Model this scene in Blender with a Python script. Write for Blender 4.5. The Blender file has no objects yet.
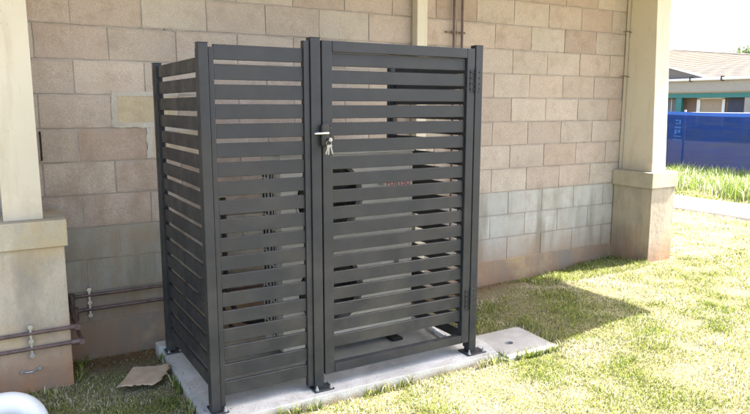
import bpy, bmesh, math, random
import numpy as np
from mathutils import Vector, Matrix
random.seed(7); rng = np.random.default_rng(11)
S = bpy.context.scene
COL = S.collection
# ------------------------------------------------------------------ camera
cd = bpy.data.cameras.new('camera'); cam = bpy.data.objects.new('camera', cd); COL.objects.link(cam)
cd.sensor_width = 36; cd.lens = 653.16 / 750 * 36; cd.clip_start = .05; cd.clip_end = 900
R_ = Vector((.8623, -.5064, .00107)); F_ = Vector((.5003, .8520, -.1533)).normalized()
R_ = (R_ - R_.dot(F_) * F_).normalized(); U_ = R_.cross(F_)
cam.matrix_world = Matrix(((R_.x, U_.x, -F_.x, -.452), (R_.y, U_.y, -F_.y, -4.268), (R_.z, U_.z, -F_.z, 1.535), (0, 0, 0, 1)))
S.camera = cam
# ------------------------------------------------------------------ sky and sun
SUN = Vector((1, -.12, 1.19)).normalized()          # towards the sun
w = bpy.data.worlds.new('World'); S.world = w; w.use_nodes = True
nt = w.node_tree; bg = nt.nodes['Background']; sky = nt.nodes.new('ShaderNodeTexSky')
sky.sky_type = 'NISHITA'; sky.sun_disc = False; sky.sun_elevation = math.asin(SUN.z)
sky.sun_rotation = math.atan2(SUN.x, SUN.y); sky.air_density = 1.0; sky.dust_density = 4.0; sky.ozone_density = 1.0
nt.links.new(sky.outputs[0], bg.inputs[0]); bg.inputs[1].default_value = .13
sl = bpy.data.lights.new('sun', 'SUN'); sl.energy = 5; sl.angle = math.radians(.53); sl.color = (1, .95, .87)
so = bpy.data.objects.new('sun', sl); COL.objects.link(so); so.rotation_euler = SUN.to_track_quat('Z', 'Y').to_euler()
S.view_settings.view_transform = 'Standard'; S.view_settings.look = 'None'; S.view_settings.gamma = 1
S.view_settings.exposure = 2.6
S.cycles.max_bounces = 8; S.cycles.diffuse_bounces = 5

# ------------------------------------------------------------------ materials
def mat(name, base=(.5, .5, .5), rough=.8, metal=0, spec=.5):
    m = bpy.data.materials.new(name); m.use_nodes = True
    b = m.node_tree.nodes['Principled BSDF']
    b.inputs['Base Color'].default_value = (*base, 1); b.inputs['Roughness'].default_value = rough
    b.inputs['Metallic'].default_value = metal; b.inputs['Specular IOR Level'].default_value = spec
    return m, m.node_tree, b
class N:
    """tiny node-graph helper"""
    def __init__(s, t): s.t = t; s._pos = None
    def n(s, ty, **k):
        x = s.t.nodes.new(ty)
        for a, v in k.items(): setattr(x, a, v)
        return x
    def l(s, a, b): s.t.links.new(a, b)
    def pos(s):
        if not s._pos: s._pos = s.n('ShaderNodeNewGeometry').outputs['Position']
        return s._pos
    def noise(s, sc, det=4, rough=.55, vec=None, stretch=None):
        v = vec or s.pos()
        if stretch:
            mp = s.n('ShaderNodeMapping'); mp.inputs['Scale'].default_value = stretch; s.l(v, mp.inputs['Vector']); v = mp.outputs[0]
        x = s.n('ShaderNodeTexNoise'); x.inputs['Scale'].default_value = sc; x.inputs['Detail'].default_value = det
        x.inputs['Roughness'].default_value = rough; s.l(v, x.inputs['Vector']); return x.outputs['Fac']
    def voro(s, sc, feat='F1'):
        x = s.n('ShaderNodeTexVoronoi', feature=feat); x.inputs['Scale'].default_value = sc; s.l(s.pos(), x.inputs['Vector']); return x.outputs['Distance']
    def ramp(s, f, stops):
        x = s.n('ShaderNodeMapRange'); x.clamp = True
        x.inputs['From Min'].default_value = stops[0]; x.inputs['From Max'].default_value = stops[1]
        x.inputs['To Min'].default_value = stops[2]; x.inputs['To Max'].default_value = stops[3]
        s.l(f, x.inputs['Value']); return x.outputs[0]
    def mix(s, f, a, b, mode='MIX'):
        x = s.n('ShaderNodeMix', data_type='RGBA', blend_type=mode)
        for i, v in ((0, f), (6, a), (7, b)):
            if isinstance(v, (int, float)): x.inputs[i].default_value = v
            elif isinstance(v, tuple): x.inputs[i].default_value = (*v, 1) if len(v) == 3 else v
            else: s.l(v, x.inputs[i])
        return x.outputs[2]
    def math(s, op, a, b=0.):
        x = s.n('ShaderNodeMath', operation=op)
        for i, v in ((0, a), (1, b)):
            if isinstance(v, (int, float)): x.inputs[i].default_value = v
            else: s.l(v, x.inputs[i])
        return x.outputs[0]
    def xyz(s):
        x = s.n('ShaderNodeSeparateXYZ'); s.l(s.pos(), x.inputs[0]); return x.outputs
    def bump(s, h, bsdf, st=.5, dist=.01):
        x = s.n('ShaderNodeBump'); x.inputs['Strength'].default_value = st; x.inputs['Distance'].default_value = dist
        s.l(h, x.inputs['Height']); s.l(x.outputs[0], bsdf.inputs['Normal'])

def block_material(name, split):
    m, t, b = mat(name, rough=.95, spec=.2); g = N(t)
    oi = g.n('ShaderNodeObjectInfo').outputs['Color']
    fine = g.noise(140, 3, .7); mid = g.noise(28, 4, .6); big = g.noise(1.3, 4, .6)
    c = g.mix(g.ramp(fine, (.3, .7, 0, 1)), g.mix(1., oi, (.74, .73, .73), 'MULTIPLY'), g.mix(1., oi, (1.22, 1.2, 1.18), 'MULTIPLY'))
    c = g.mix(g.ramp(mid, (.35, .7, 0, .35)), c, g.mix(1., oi, (.85, .83, .80), 'MULTIPLY'))
    c = g.mix(g.ramp(big, (.4, .7, 0, .30)), c, g.mix(1., oi, (.78, .80, .82), 'MULTIPLY'))
    z = g.xyz()[2]
    bl = g.math('MULTIPLY', g.ramp(g.noise(7.5, 6, .7), (.47, .66, 0, .55)), g.ramp(g.noise(1.7, 3), (.35, .6, .25, 1)))
    c = g.mix(bl, c, g.mix(1., oi, (.66, .60, .54), 'MULTIPLY'))
    fr = g.math('FRACT', g.math('MULTIPLY', g.math('ADD', z, g.math('MULTIPLY', g.math('SUBTRACT', g.noise(11, 4), .5), .03)), 5.))
    jd = g.math('MAXIMUM', g.ramp(fr, (.90, 1., 0, .5)), g.ramp(fr, (.10, .0, 0, .35))); jd = g.math('MULTIPLY', jd, g.ramp(g.noise(4.2, 4), (.42, .6, .1, 1)))
    c = g.mix(jd, c, (.27, .23, .19))
    # mortar smeared and rubbed on the faces
    sm = g.math('MULTIPLY', g.ramp(g.noise(9, 5, .7), (.56, .70, 0, 1)), g.ramp(g.noise(70, 2), (.4, .6, .2, .7)))
    c = g.mix(sm, c, (.40, .37, .33))
    # rain streaks of dirt on the lower, smooth courses
    st = g.math('MULTIPLY', g.ramp(g.noise(6, 4, .6, stretch=(1, 1, .16)), (.46, .68, 0, .75)), g.ramp(z, (.95, .6, 0, 1)))
    c = g.mix(st, c, (.17, .155, .115))
    x0_ = g.xyz()[0]
    br = g.math('MULTIPLY', g.ramp(g.noise(3.6, 6, .68), (.44, .66, 0, 1)), g.math('MULTIPLY', g.ramp(z, (1.75, .95, 0, .75)), g.ramp(x0_, (3.4, .6, .35, 1))))
    c = g.mix(br, c, (.27, .205, .145))
    # red-brown soil splashed up from the ground
    zz = g.math('ADD', z, g.math('MULTIPLY', g.math('SUBTRACT', g.noise(2.6, 5, .6), .5), .5))
    c = g.mix(g.ramp(zz, (.50, .12, 0, .80)), c, (.29, .19, .115))
    g.l(c, b.inputs['Base Color'])
    h = g.math('ADD', g.math('MULTIPLY', g.noise(190, 2, .6), .5), g.math('MULTIPLY', g.noise(60, 4, .7), .9 if split else .35))
    g.bump(h, b, .75 if split else .35, .010 if split else .004)
    return m
M_SPLIT = block_material('split_face_block', True); M_SMOOTH = block_material('smooth_grey_block', False)

m, t, b = mat('mortar', rough=.95, spec=.1); g = N(t)
c = g.mix(g.ramp(g.noise(7, 4), (.35, .7, 0, 1)), (.33, .295, .265), (.46, .42, .38))
zz = g.math('ADD', g.xyz()[2], g.math('MULTIPLY', g.math('SUBTRACT', g.noise(2.6, 5, .6), .5), .5))
g.l(g.mix(g.ramp(zz, (.5, .1, 0, .75)), c, (.2, .14, .09)), b.inputs['Base Color']); g.bump(g.noise(150, 3), b, .6, .004); M_MORTAR = m

def concrete(name, c0, c1, soil=0., moss=0., soilz=(.45, .05), bumpd=.004, sc=1.):
    m, t, b = mat(name, rough=.9, spec=.25); g = N(t)
    c = g.mix(g.ramp(g.noise(3.1 * sc, 5, .6), (.35, .66, 0, 1)), c0, c1)
    c = g.mix(g.ramp(g.noise(85, 3, .7), (.35, .75, 0, .35)), c, tuple(v * .66 for v in c0))
    pits = g.ramp(g.voro(26), (.0, .09, .8, 0)); pits = g.math('MULTIPLY', pits, g.ramp(g.noise(14, 2), (.55, .62, 0, 1)))
    c = g.mix(pits, c, tuple(v * .35 for v in c0))
    if soil:
        zz = g.math('ADD', g.xyz()[2], g.math('MULTIPLY', g.math('SUBTRACT', g.noise(5, 5, .65), .5), .42))
        c = g.mix(g.ramp(zz, (soilz[0], soilz[1], 0, soil)), c, (.32, .155, .07))
    if moss:
        s1 = g.ramp(g.noise(4.5, 5, .65, stretch=(1, 1, .28)), (.42, .60, 0, moss))
        c = g.mix(s1, c, (.19, .18, .155))
        s2 = g.ramp(g.noise(2.4, 4, .6), (.52, .68, 0, .55)); c = g.mix(s2, c, (.50, .37, .19))
    g.l(c, b.inputs['Base Color']); g.bump(g.math('ADD', g.noise(120, 3), g.math('MULTIPLY', g.noise(20, 4), 1.5)), b, .5, bumpd)
    return m
M_CONC = concrete('slab_concrete', (.37, .365, .345), (.54, .535, .515))
t = M_CONC.node_tree; b = t.nodes['Principled BSDF']; g = N(t); old = b.inputs['Base Color'].links[0].from_socket
d1 = g.ramp(g.noise(6, 6, .7), (.50, .68, 0, .55)); c = g.mix(d1, old, (.27, .225, .165))
zz = g.math('ADD', g.xyz()[2], g.math('MULTIPLY', g.math('SUBTRACT', g.noise(16, 4), .5), .05)); c = g.mix(g.ramp(zz, (.045, .015, 0, .8)), c, (.22, .17, .10))
g.l(c, b.inputs['Base Color'])
M_PIT = concrete('pit_concrete', (.30, .29, .265), (.40, .385, .36), sc=2)
M_PATH = concrete('path_concrete', (.42, .41, .38), (.50, .49, .45))
M_PLINTH = concrete('plinth_concrete', (.43, .36, .27), (.52, .45, .35), soil=.85, moss=.55)
M_CAPC = concrete('cap_concrete', (.42, .375, .285), (.54, .48, .36), moss=.25)
M_FOOT = concrete('footing_concrete', (.24, .195, .14), (.33, .27, .195), soil=.55, moss=.6, soilz=(.5, .0))

m, t, b = mat('cream_paint', rough=.5, spec=.4); g = N(t)
c = g.mix(g.ramp(g.noise(1.6, 5, .6), (.35, .7, 0, 1)), (.62, .565, .445), (.57, .51, .39))
c = g.mix(g.ramp(g.noise(12, 5, .7, stretch=(1, 1, .12)), (.54, .75, 0, .55)), c, (.44, .36, .25))
gr = g.math('ADD', g.xyz()[2], g.math('MULTIPLY', g.math('SUBTRACT', g.noise(7, 5, .7), .5), .5)); c = g.mix(g.ramp(gr, (1.12, .88, 0, .45)), c, (.36, .29, .20))
c = g.mix(g.ramp(g.noise(46, 3, .6), (.68, .72, 0, .6)), c, (.30, .24, .17))
g.l(c, b.inputs['Base Color']); g.bump(g.noise(60, 3), b, .15, .002); M_CREAM = m

def paint(name, base, rough=.38, spec=.5):
    m, t, b = mat(name, base, rough, spec=spec); g = N(t)
    d = g.ramp(g.noise(7, 5, .65), (.45, .75, 0, .38))
    c = g.mix(d, base, tuple(v * 1.3 + .008 for v in base))
    sc = g.ramp(g.noise(230, 2, .5), (.66, .74, 0, .16)); c = g.mix(sc, c, (.18, .17, .15))
    du = g.math('MULTIPLY', g.ramp(g.noise(3.3, 6, .7), (.42, .7, 0, .5)), g.ramp(g.xyz()[2], (1.3, .1, .12, .5))); c = g.mix(du, c, (.17, .145, .11))
    g.l(c, b.inputs['Base Color']); g.l(g.ramp(g.noise(9, 4), (.3, .7, rough - .06, rough + .16)), b.inputs['Roughness'])
    g.bump(g.noise(300, 2), b, .06, .001)
    return m
M_DARK = paint('charcoal_powder_coat', (.0185, .0215, .0265), .38, .32)
M_BLACK = mat('black_plastic', (.012, .012, .013), .45)[0]
M_HOLE = mat('dark_coil', (.006, .006, .007), .8)[0]
M_CHROME = mat('chrome', (.60, .61, .64), .22, 1)[0]; M_KEY = mat('worn_steel', (.32, .33, .35), .33, 1)[0]
M_ZINC = mat('galvanised_steel', (.46, .47, .48), .42, .85)[0]
M_RUBBER = mat('rubber', (.02, .019, .018), .8)[0]
M_PVC = paint('white_pvc', (.70, .72, .73), .35)
M_AC = paint('condenser_paint', (.68, .67, .64), .45)
M_STICK = mat('sticker_white', (.75, .76, .8), .4)[0]
M_RED = mat('red_print', (.50, .02, .025), .5)[0]; M_GREYP = mat('grey_print', (.2, .2, .2), .5)[0]
m, t, b = mat('old_copper_pipe', (.12, .075, .06), .5, .25); g = N(t)
g.l(g.mix(g.ramp(g.noise(16, 4, .7), (.4, .65, 0, 1)), (.15, .095, .085), (.075, .055, .052)), b.inputs['Base Color']); M_COPPER = m
m, t, b = mat('rusty_pipe', (.2, .14, .10), .6, .1); g = N(t)
g.l(g.mix(g.ramp(g.noise(16, 4, .7), (.4, .65, 0, 1)), (.25, .18, .14), (.15, .10, .08)), b.inputs['Base Color']); M_RUST = m
m, t, b = mat('cardboard', (.3, .2, .12), .9, spec=.1); g = N(t)
c = g.mix(g.ramp(g.noise(9, 4), (.4, .65, 0, 1)), (.50, .385, .265), (.40, .30, .20))
c = g.mix(g.math('MULTIPLY', g.ramp(g.noise(40, 3), (.58, .66, 0, .8)), g.ramp(g.noise(6, 2), (.5, .6, 0, 1))), c, (.08, .055, .035))
g.l(c, b.inputs['Base Color']); wv = g.n('ShaderNodeTexWave'); wv.inputs['Scale'].default_value = 60; g.l(g.pos(), wv.inputs['Vector'])
g.bump(wv.outputs['Fac'], b, .25, .002); M_CARD = m

def leafmat(name, rough=.6, trans=.35):
    m, t, b = mat(name, rough=rough, spec=.3); g = N(t)
    a = g.n('ShaderNodeVertexColor', layer_name='col').outputs[0]; g.l(a, b.inputs['Base Color'])
    tr = g.n('ShaderNodeBsdfTranslucent'); g.l(a, tr.inputs['Color']); mx = g.n('ShaderNodeMixShader'); mx.inputs[0].default_value = trans
    g.l(b.outputs[0], mx.inputs[1]); g.l(tr.outputs[0], mx.inputs[2]); g.l(mx.outputs[0], t.nodes['Material Output'].inputs['Surface'])
    return m
M_BLADE = leafmat('grass_blade'); M_LEAF = leafmat('tree_leaf')

m, t, b = mat('lawn_soil', rough=1, spec=.1); g = N(t)
c = g.mix(g.ramp(g.noise(2.2, 5, .65), (.38, .62, 0, 1)), (.20, .165, .10), (.13, .125, .055))
c = g.mix(g.ramp(g.noise(55, 4, .7), (.4, .65, 0, .75)), c, (.33, .28, .18))
c = g.mix(g.ramp(g.noise(160, 3, .7), (.5, .68, 0, .8)), c, (.06, .055, .025))
x_, y_, z_ = g.xyz()
band = g.math('ADD', y_, g.math('MULTIPLY', g.math('SUBTRACT', g.noise(5, 4), .5), .5))
c = g.mix(g.math('MULTIPLY', g.ramp(band, (-.42, -.12, 0, .8)), g.ramp(x_, (6.2, 5.4, 0, 1))), c, (.20, .125, .075))
g.l(c, b.inputs['Base Color']); g.bump(g.math('ADD', g.noise(90, 4, .7), g.noise(25, 3)), b, .9, .012); M_SOIL = m

# ------------------------------------------------------------------ mesh helpers
class MB:
    def __init__(s): s.bm = bmesh.new()
    def box(s, x0, x1, y0, y1, z0, z1, bev=0., rot=None, seg=1):
        r = bmesh.ops.create_cube(s.bm, size=1); vs = r['verts']
        bmesh.ops.scale(s.bm, vec=(x1 - x0, y1 - y0, z1 - z0), verts=vs)
        if bev:
            es = {e for v in vs for e in v.link_edges}
            q = bmesh.ops.bevel(s.bm, geom=list(es) + vs, offset=bev, segments=seg, affect='EDGES', profile=.7)
            vs = [v for v in q['verts']]
            seen = set(); st = list(vs)
            while st:
                v = st.pop()
                if v in seen: continue
                seen.add(v); st += [e.other_vert(v) for e in v.link_edges]
            vs = list(seen)
        M = Matrix.Translation(((x0 + x1) / 2, (y0 + y1) / 2, (z0 + z1) / 2))
        if rot: M = M @ rot.to_4x4()
        bmesh.ops.transform(s.bm, matrix=M, verts=vs); return s
    def cyl(s, a, b, r, r2=None, n=12, caps=True):
        a, b = Vector(a), Vector(b); d = b - a
        q = bmesh.ops.create_cone(s.bm, cap_ends=caps, segments=n, radius1=r, radius2=r if r2 is None else r2, depth=d.length)
        bmesh.ops.transform(s.bm, matrix=Matrix.Translation((a + b) / 2) @ d.to_track_quat('Z', 'Y').to_matrix().to_4x4(), verts=q['verts']); return s
    def tube(s, pts, r, n=10, cap=True):
        pts = [Vector(p) for p in pts]; rs = r if isinstance(r, list) else [r] * len(pts); rings = []
        t0 = (pts[1] - pts[0]).normalized(); u = t0.orthogonal().normalized()
        for i, p in enumerate(pts):
            tt = (pts[min(i + 1, len(pts) - 1)] - pts[max(i - 1, 0)]).normalized()
            u = (u - u.dot(tt) * tt).normalized(); v = tt.cross(u)
            rings.append([s.bm.verts.new(p + rs[i] * (math.cos(2 * math.pi * k / n) * u + math.sin(2 * math.pi * k / n) * v)) for k in range(n)])
        for A, B in zip(rings, rings[1:]):
            for k in range(n): s.bm.faces.new((A[k], A[(k + 1) % n], B[(k + 1) % n], B[k]))
        if cap: s.bm.faces.new(rings[0][::-1]); s.bm.faces.new(rings[-1])
        return s
    def ring(s, c, r, rr, n=40, k=6):     # torus in the x-z plane
        c = Vector(c); R = []
        for i in range(n):
            a = 2 * math.pi * i / n; d = Vector((math.cos(a), 0, math.sin(a)))
            R.append([s.bm.verts.new(c + d * (r + rr * math.cos(2 * math.pi * j / k)) + Vector((0, rr * math.sin(2 * math.pi * j / k), 0))) for j in range(k)])
        for i in range(n):
            A, B = R[i], R[(i + 1) % n]
            for j in range(k): s.bm.faces.new((A[j], A[(j + 1) % k], B[(j + 1) % k], B[j]))
        return s
    def prism(s, pts, d):                 # polygon pts extruded by vector d
        A = [s.bm.verts.new(p) for p in pts]; B = [s.bm.verts.new(Vector(p) + Vector(d)) for p in pts]; n = len(pts)
        s.bm.faces.new(A); s.bm.faces.new(B[::-1])
        for i in range(n): s.bm.faces.new((A[i], B[i], B[(i + 1) % n], A[(i + 1) % n]))
        return s
    def me(s, name, smooth=False):
        bmesh.ops.recalc_face_normals(s.bm, faces=s.bm.faces)
        me = bpy.data.meshes.new(name); s.bm.to_mesh(me); s.bm.free()
        if smooth:
            me.polygons.foreach_set('use_smooth', [True] * len(me.polygons))
            me.set_sharp_from_angle(angle=math.radians(35))
        return me
def obj(name, mb, m, parent=None, smooth=False, loc=None, label=None):
    me = mb.me(name, smooth) if isinstance(mb, MB) else mb
    if m and not me.materials: me.materials.append(m)
    o = bpy.data.objects.new(name, me); COL.objects.link(o)
    if parent:
        o.parent = parent
        if isinstance(mb, MB) and loc is None: o.location = -root_loc(parent)      # meshes are modelled in world coordinates
    if loc is not None: o.location = loc
    if label: o['label'] = label
    return o
def root_loc(o):
    v = Vector((0, 0, 0))
    while o: v += o.location; o = o.parent
    return v
def thing(name, loc, label, cat, group=None):
    o = bpy.data.objects.new(name, None); COL.objects.link(o); o.location = loc; o.empty_display_size = .1
    return tag(o, label, cat, group)
def tag(o, label=None, cat=None, group=None, kind=None):
    for k, v in (('label', label), ('category', cat), ('group', group), ('kind', kind)):
        if v: o[k] = v
    return o
def sm(a, b, x): t = np.clip((x - a) / (b - a), 0, 1); return t * t * (3 - 2 * t)

# ------------------------------------------------------------------ value noise for numpy
_P = rng.random((256, 256))
def vn(x, y, s):
    x = x * s; y = y * s; xi = np.floor(x).astype(int); yi = np.floor(y).astype(int); fx = x - xi; fy = y - yi
    fx = fx * fx * (3 - 2 * fx); fy = fy * fy * (3 - 2 * fy); a = _P[xi % 256, yi % 256]; b_ = _P[(xi + 1) % 256, yi % 256]
    c_ = _P[xi % 256, (yi + 1) % 256]; d = _P[(xi + 1) % 256, (yi + 1) % 256]
    return (a * (1 - fx) + b_ * fx) * (1 - fy) + (c_ * (1 - fx) + d * fx) * fy
def hgt(x, y):
    h = .085 * sm(2.3, 3.2, x) * sm(-.02, -.38, y) + .06 * sm(3.6, 4.8, x) * (1 - sm(-.02, -.38, y)) + .03 * sm(4.6, 5.6, x)
    h = h + .035 * sm(-1.45, -1.9, y) * (1 - sm(2.3, 3.2, x)) - .03 * (1 - sm(2.3, 3.2, x)) * (1 - sm(-.1, -.3, y))
    h = h + .016 * (vn(x + 9, y + 3, 1.7) - .5) + .008 * (vn(x, y, 6) - .5)
    pit = sm(2.02, 2.14, x) * (1 - sm(2.58, 2.66, x)) * sm(-1.50, -1.42, y) * (1 - sm(-1.04, -.96, y))
    h = h * (1 - pit) + pit * (-.01)
    return h - .10 * sm(9.5, 14, x)

# ------------------------------------------------------------------ ground
def grid_mesh(name, xs, ys, zf):
    X, Y = np.meshgrid(xs, ys, indexing='ij'); Z = zf(X, Y); nx, ny = X.shape
    V = np.stack([X, Y, Z], -1).reshape(-1, 3); i = np.arange(nx * ny).reshape(nx, ny)
    Fc = np.stack([i[:-1, :-1], i[1:, :-1], i[1:, 1:], i[:-1, 1:]], -1).reshape(-1, 4)
    me = bpy.data.meshes.new(name); me.from_pydata(V.tolist(), [], Fc.tolist()); me.polygons.foreach_set('use_smooth', [True] * len(me.polygons)); return me
xs = np.concatenate([[-300, -80, -30, -12, -6], np.arange(-4, 10, .07), [11, 12, 13, 14, 16, 22, 40, 90, 400]])
ys = np.concatenate([[-300, -80, -30, -12, -6], np.arange(-4, 2.6, .07), [3, 4, 6, 9, 14, 30, 80, 400]])
tag(obj('ground', grid_mesh('ground', xs, ys, hgt), M_SOIL), 'uneven lawn soil with straw coloured dry thatch', kind='structure')
xs = np.array([7.85, 8.2, 8.6, 9.0]); ys = np.arange(-8, 30, .5)
pm = grid_mesh('path', xs, ys, lambda x, y: hgt(x, y) * 0 + .118)
o = obj('path', pm, M_PATH); sd = o.modifiers.new('s', 'SOLIDIFY'); sd.thickness = .09; sd.offset = -1
tag(o, 'pale concrete path crossing the lawn before the blue fence', kind='structure')

# ------------------------------------------------------------------ grass
def blades(name, P, H, Wd, C, label, lean=.6, tip=1.25):
    n = len(P); a = rng.random(n) * 2 * np.pi; la = rng.random(n) * 2 * np.pi; L = rng.random(n) ** .7 * lean * H
    u = np.stack([np.cos(a), np.sin(a), np.zeros(n)], 1) * (Wd / 2)[:, None]
    d = np.stack([np.cos(la), np.sin(la), np.zeros(n)], 1) * L[:, None]; up = np.array([0, 0, 1.])[None] * H[:, None]
    mid = P + d * .35 + up * .58; V = np.stack([P - u, P + u, mid - u * .8, mid + u * .8, P + d + up * np.clip(1 - .35 * (L / H), .3, 1)[:, None]], 1).reshape(-1, 3)
    k = np.arange(n)[:, None] * 5; T = np.concatenate([k + [0, 1, 3], k + [0, 3, 2], k + [2, 3, 4]], 1).reshape(-1, 3)
    me = bpy.data.meshes.new(name); me.vertices.add(len(V)); me.vertices.foreach_set('co', V.ravel().astype('f'))
    me.loops.add(T.size); me.loops.foreach_set('vertex_index', T.ravel().astype('i'))
    me.polygons.add(len(T)); me.polygons.foreach_set('loop_start', np.arange(0, T.size, 3, dtype='i')); me.update(calc_edges=True)
    ca = me.color_attributes.new('col', 'FLOAT_COLOR', 'POINT')
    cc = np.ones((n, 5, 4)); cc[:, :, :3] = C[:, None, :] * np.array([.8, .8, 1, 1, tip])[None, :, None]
    ca.data.foreach_set('color', cc.ravel().astype('f')); me.materials.append(M_BLADE)
    o = bpy.data.objects.new(name, me); COL.objects.link(o); tag(o, label, kind='stuff'); return o
def lawn_pts(n, x0, x1, y0, y1):
    return rng.random(n) * (x1 - x0) + x0, rng.random(n) * (y1 - y0) + y0
def keep_clear(x, y):
    k = ~((x > .315) & (x < 2.16) & (y > -1.395) & (y < -.29))
    k &= ~((x > 2.13) & (x < 2.575 + (y + 1.44) * .08) & (y > -1.425) & (y < -1.02))
    k &= (y < -.01) | (x > 5.2)
    k &= ~((x > .05) & (x < .31) & (y > -.74) & (y < -.53) & (rng.random(len(x)) < .7)); k &= ~((x > 4.72) & (x < 5.14) & (y > -.47)); k &= ~((x > -.53) & (x < -.13) & (y > -.47)); k &= ~((x > 7.83) & (x < 9.02)); return k
GREEN = np.array([.115, .165, .030]); YEL = np.array([.34, .37, .07]); STRAW = np.array([.62, .56, .42]); DKG = np.array([.036, .060, .018])
def grasscol(x, y, dry):
    n = len(x); p = vn(x, y, 3.1) * .6 + vn(x + 5, y + 7, 9) * .4; r = rng.random(n)
    s = np.clip(dry + (p - .5) * 1.3, .03, .95)
    C = np.where((r < s)[:, None], STRAW, np.where((rng.random(n) < .35 + .4 * p)[:, None], YEL, GREEN))
    C = np.where((rng.random(n) < .16)[:, None], DKG, C)
    return C * (.7 + .6 * rng.random(n))[:, None]
PX, PY, HH, WW, CC = [], [], [], [], []
def patch(n, x0, x1, y0, y1, h0, h1, w0, dry, prob=None):
    x, y = lawn_pts(n, x0, x1, y0, y1); k = keep_clear(x, y)
    if prob is not None: k &= rng.random(n) < prob(x, y)
    x, y = x[k], y[k]; nn = len(x)
    tuft = vn(x + 31, y + 17, 7)
    h = .78 * (h0 + (h1 - h0) * rng.random(nn) ** 1.8) * (.45 + 1.0 * tuft)
    d = dry(x, y) if callable(dry) else np.full(nn, dry)
    PX.append(x); PY.append(y); HH.append(h); WW.append(.78 * w0 * (.6 + .8 * rng.random(nn))); CC.append(grasscol(x, y, d))
dry_shade_r = lambda x, y: .33 + .28 * sm(-.9, -.3, y) * sm(2.6, 3.4, x) + .2 * (vn(x, y, .9) - .5) - .38 * sm(2.1, 2.4, x) * (1 - sm(3.3, 3.8, x)) * sm(-1.6, -1.3, y) * (1 - sm(-.7, -.4, y))  # last term: eave shade put into the blade colour, less straw and greener there
front = lambda x, y: np.clip(.62 + .9 * (vn(x + 3, y + 2, 5) - .25), 0, 1)
patch(190000, .2, 3.4, -3.0, -1.38, .014, .042, .0034, dry_shade_r, front)
patch(190000, 2.0, 5.6, -1.9, -.02, .014, .042, .0036, dry_shade_r, lambda x, y: np.clip(front(x, y) - .85 * sm(-.75, -.25, y) * (1 - sm(3.3, 4.0, x)) + 0, 0, 1))
patch(60000, 3.4, 7.9, -3.0, -1.2, .02, .045, .005, dry_shade_r, front)
patch(70000, 5.1, 7.9, -1.4, 3.0, .02, .045, .006, dry_shade_r)
patch(52000, -.7, .34, -2.2, -.02, .018, .052, .0036, .22, lambda x, y: np.clip(.95 - .75 * sm(-.62, -.2, y) - .5 * (vn(x + 2, y, 4) > .62), .04, 1))
patch(22000, -2.2, -.6, -2.8, -.4, .02, .06, .005, .2)
patch(80000, 9.0, 12.0, -2, 7, .03, .07, .009, .30)
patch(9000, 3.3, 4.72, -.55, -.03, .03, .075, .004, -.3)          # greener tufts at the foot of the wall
x = np.concatenate(PX); y = np.concatenate(PY)
P = np.stack([x, y, hgt(x, y) - .004], 1)
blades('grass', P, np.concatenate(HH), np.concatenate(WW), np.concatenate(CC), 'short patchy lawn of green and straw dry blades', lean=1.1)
# weeds hugging the slab and pit edges
ex, ey = [], []
for (x0, y0, x1, y1, n) in ((.36, -1.40, 2.15, -1.42, 900), (.318, -1.38, .335, -.35, 700), (2.13, -1.435, 2.6, -1.45, 700), (2.16, -1.3, 2.14, -1.42, 120), (2.6, -1.05, 2.6, -1.4, 150), (-.14, -.46, -.05, -.05, 150)):
    tt = rng.random(n); cl = vn(tt * 9 + x0 * 7, tt * 0 + y0 * 5, 1.3) > .38; tt = tt[cl]
    ex.append(x0 + (x1 - x0) * tt + rng.normal(0, .008, len(tt))); ey.append(y0 + (y1 - y0) * tt + rng.normal(0, .008, len(tt)))
ex = np.concatenate(ex); ey = np.concatenate(ey); n = len(ex)
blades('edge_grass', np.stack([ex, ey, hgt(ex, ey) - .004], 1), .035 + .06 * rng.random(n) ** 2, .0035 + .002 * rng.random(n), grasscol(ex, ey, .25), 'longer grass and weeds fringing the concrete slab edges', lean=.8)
n = 60000; x, y = lawn_pts(n, 9.2, 12.85, -3, 8.5); k = rng.random(n) < sm(9.2, 10.2, x + .9 * (vn(x * 0, y, 1.2) - .5)); x, y = x[k], y[k]; n = len(x)
tc = np.where((rng.random(n) < .25)[:, None], STRAW, np.where((rng.random(n) < .5)[:, None], np.array([.20, .27, .05]), np.array([.12, .19, .035]))) * (.7 + .6 * rng.random(n))[:, None]
blades('tall_grass', np.stack([x, y, hgt(x, y) - .01], 1), (.10 + .24 * rng.random(n) ** 1.3) * (.6 + .8 * vn(x, y, 2)), .009 + .006 * rng.random(n), tc, 'unmown tall grass growing along the foot of the blue fence', lean=.7)

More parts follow.
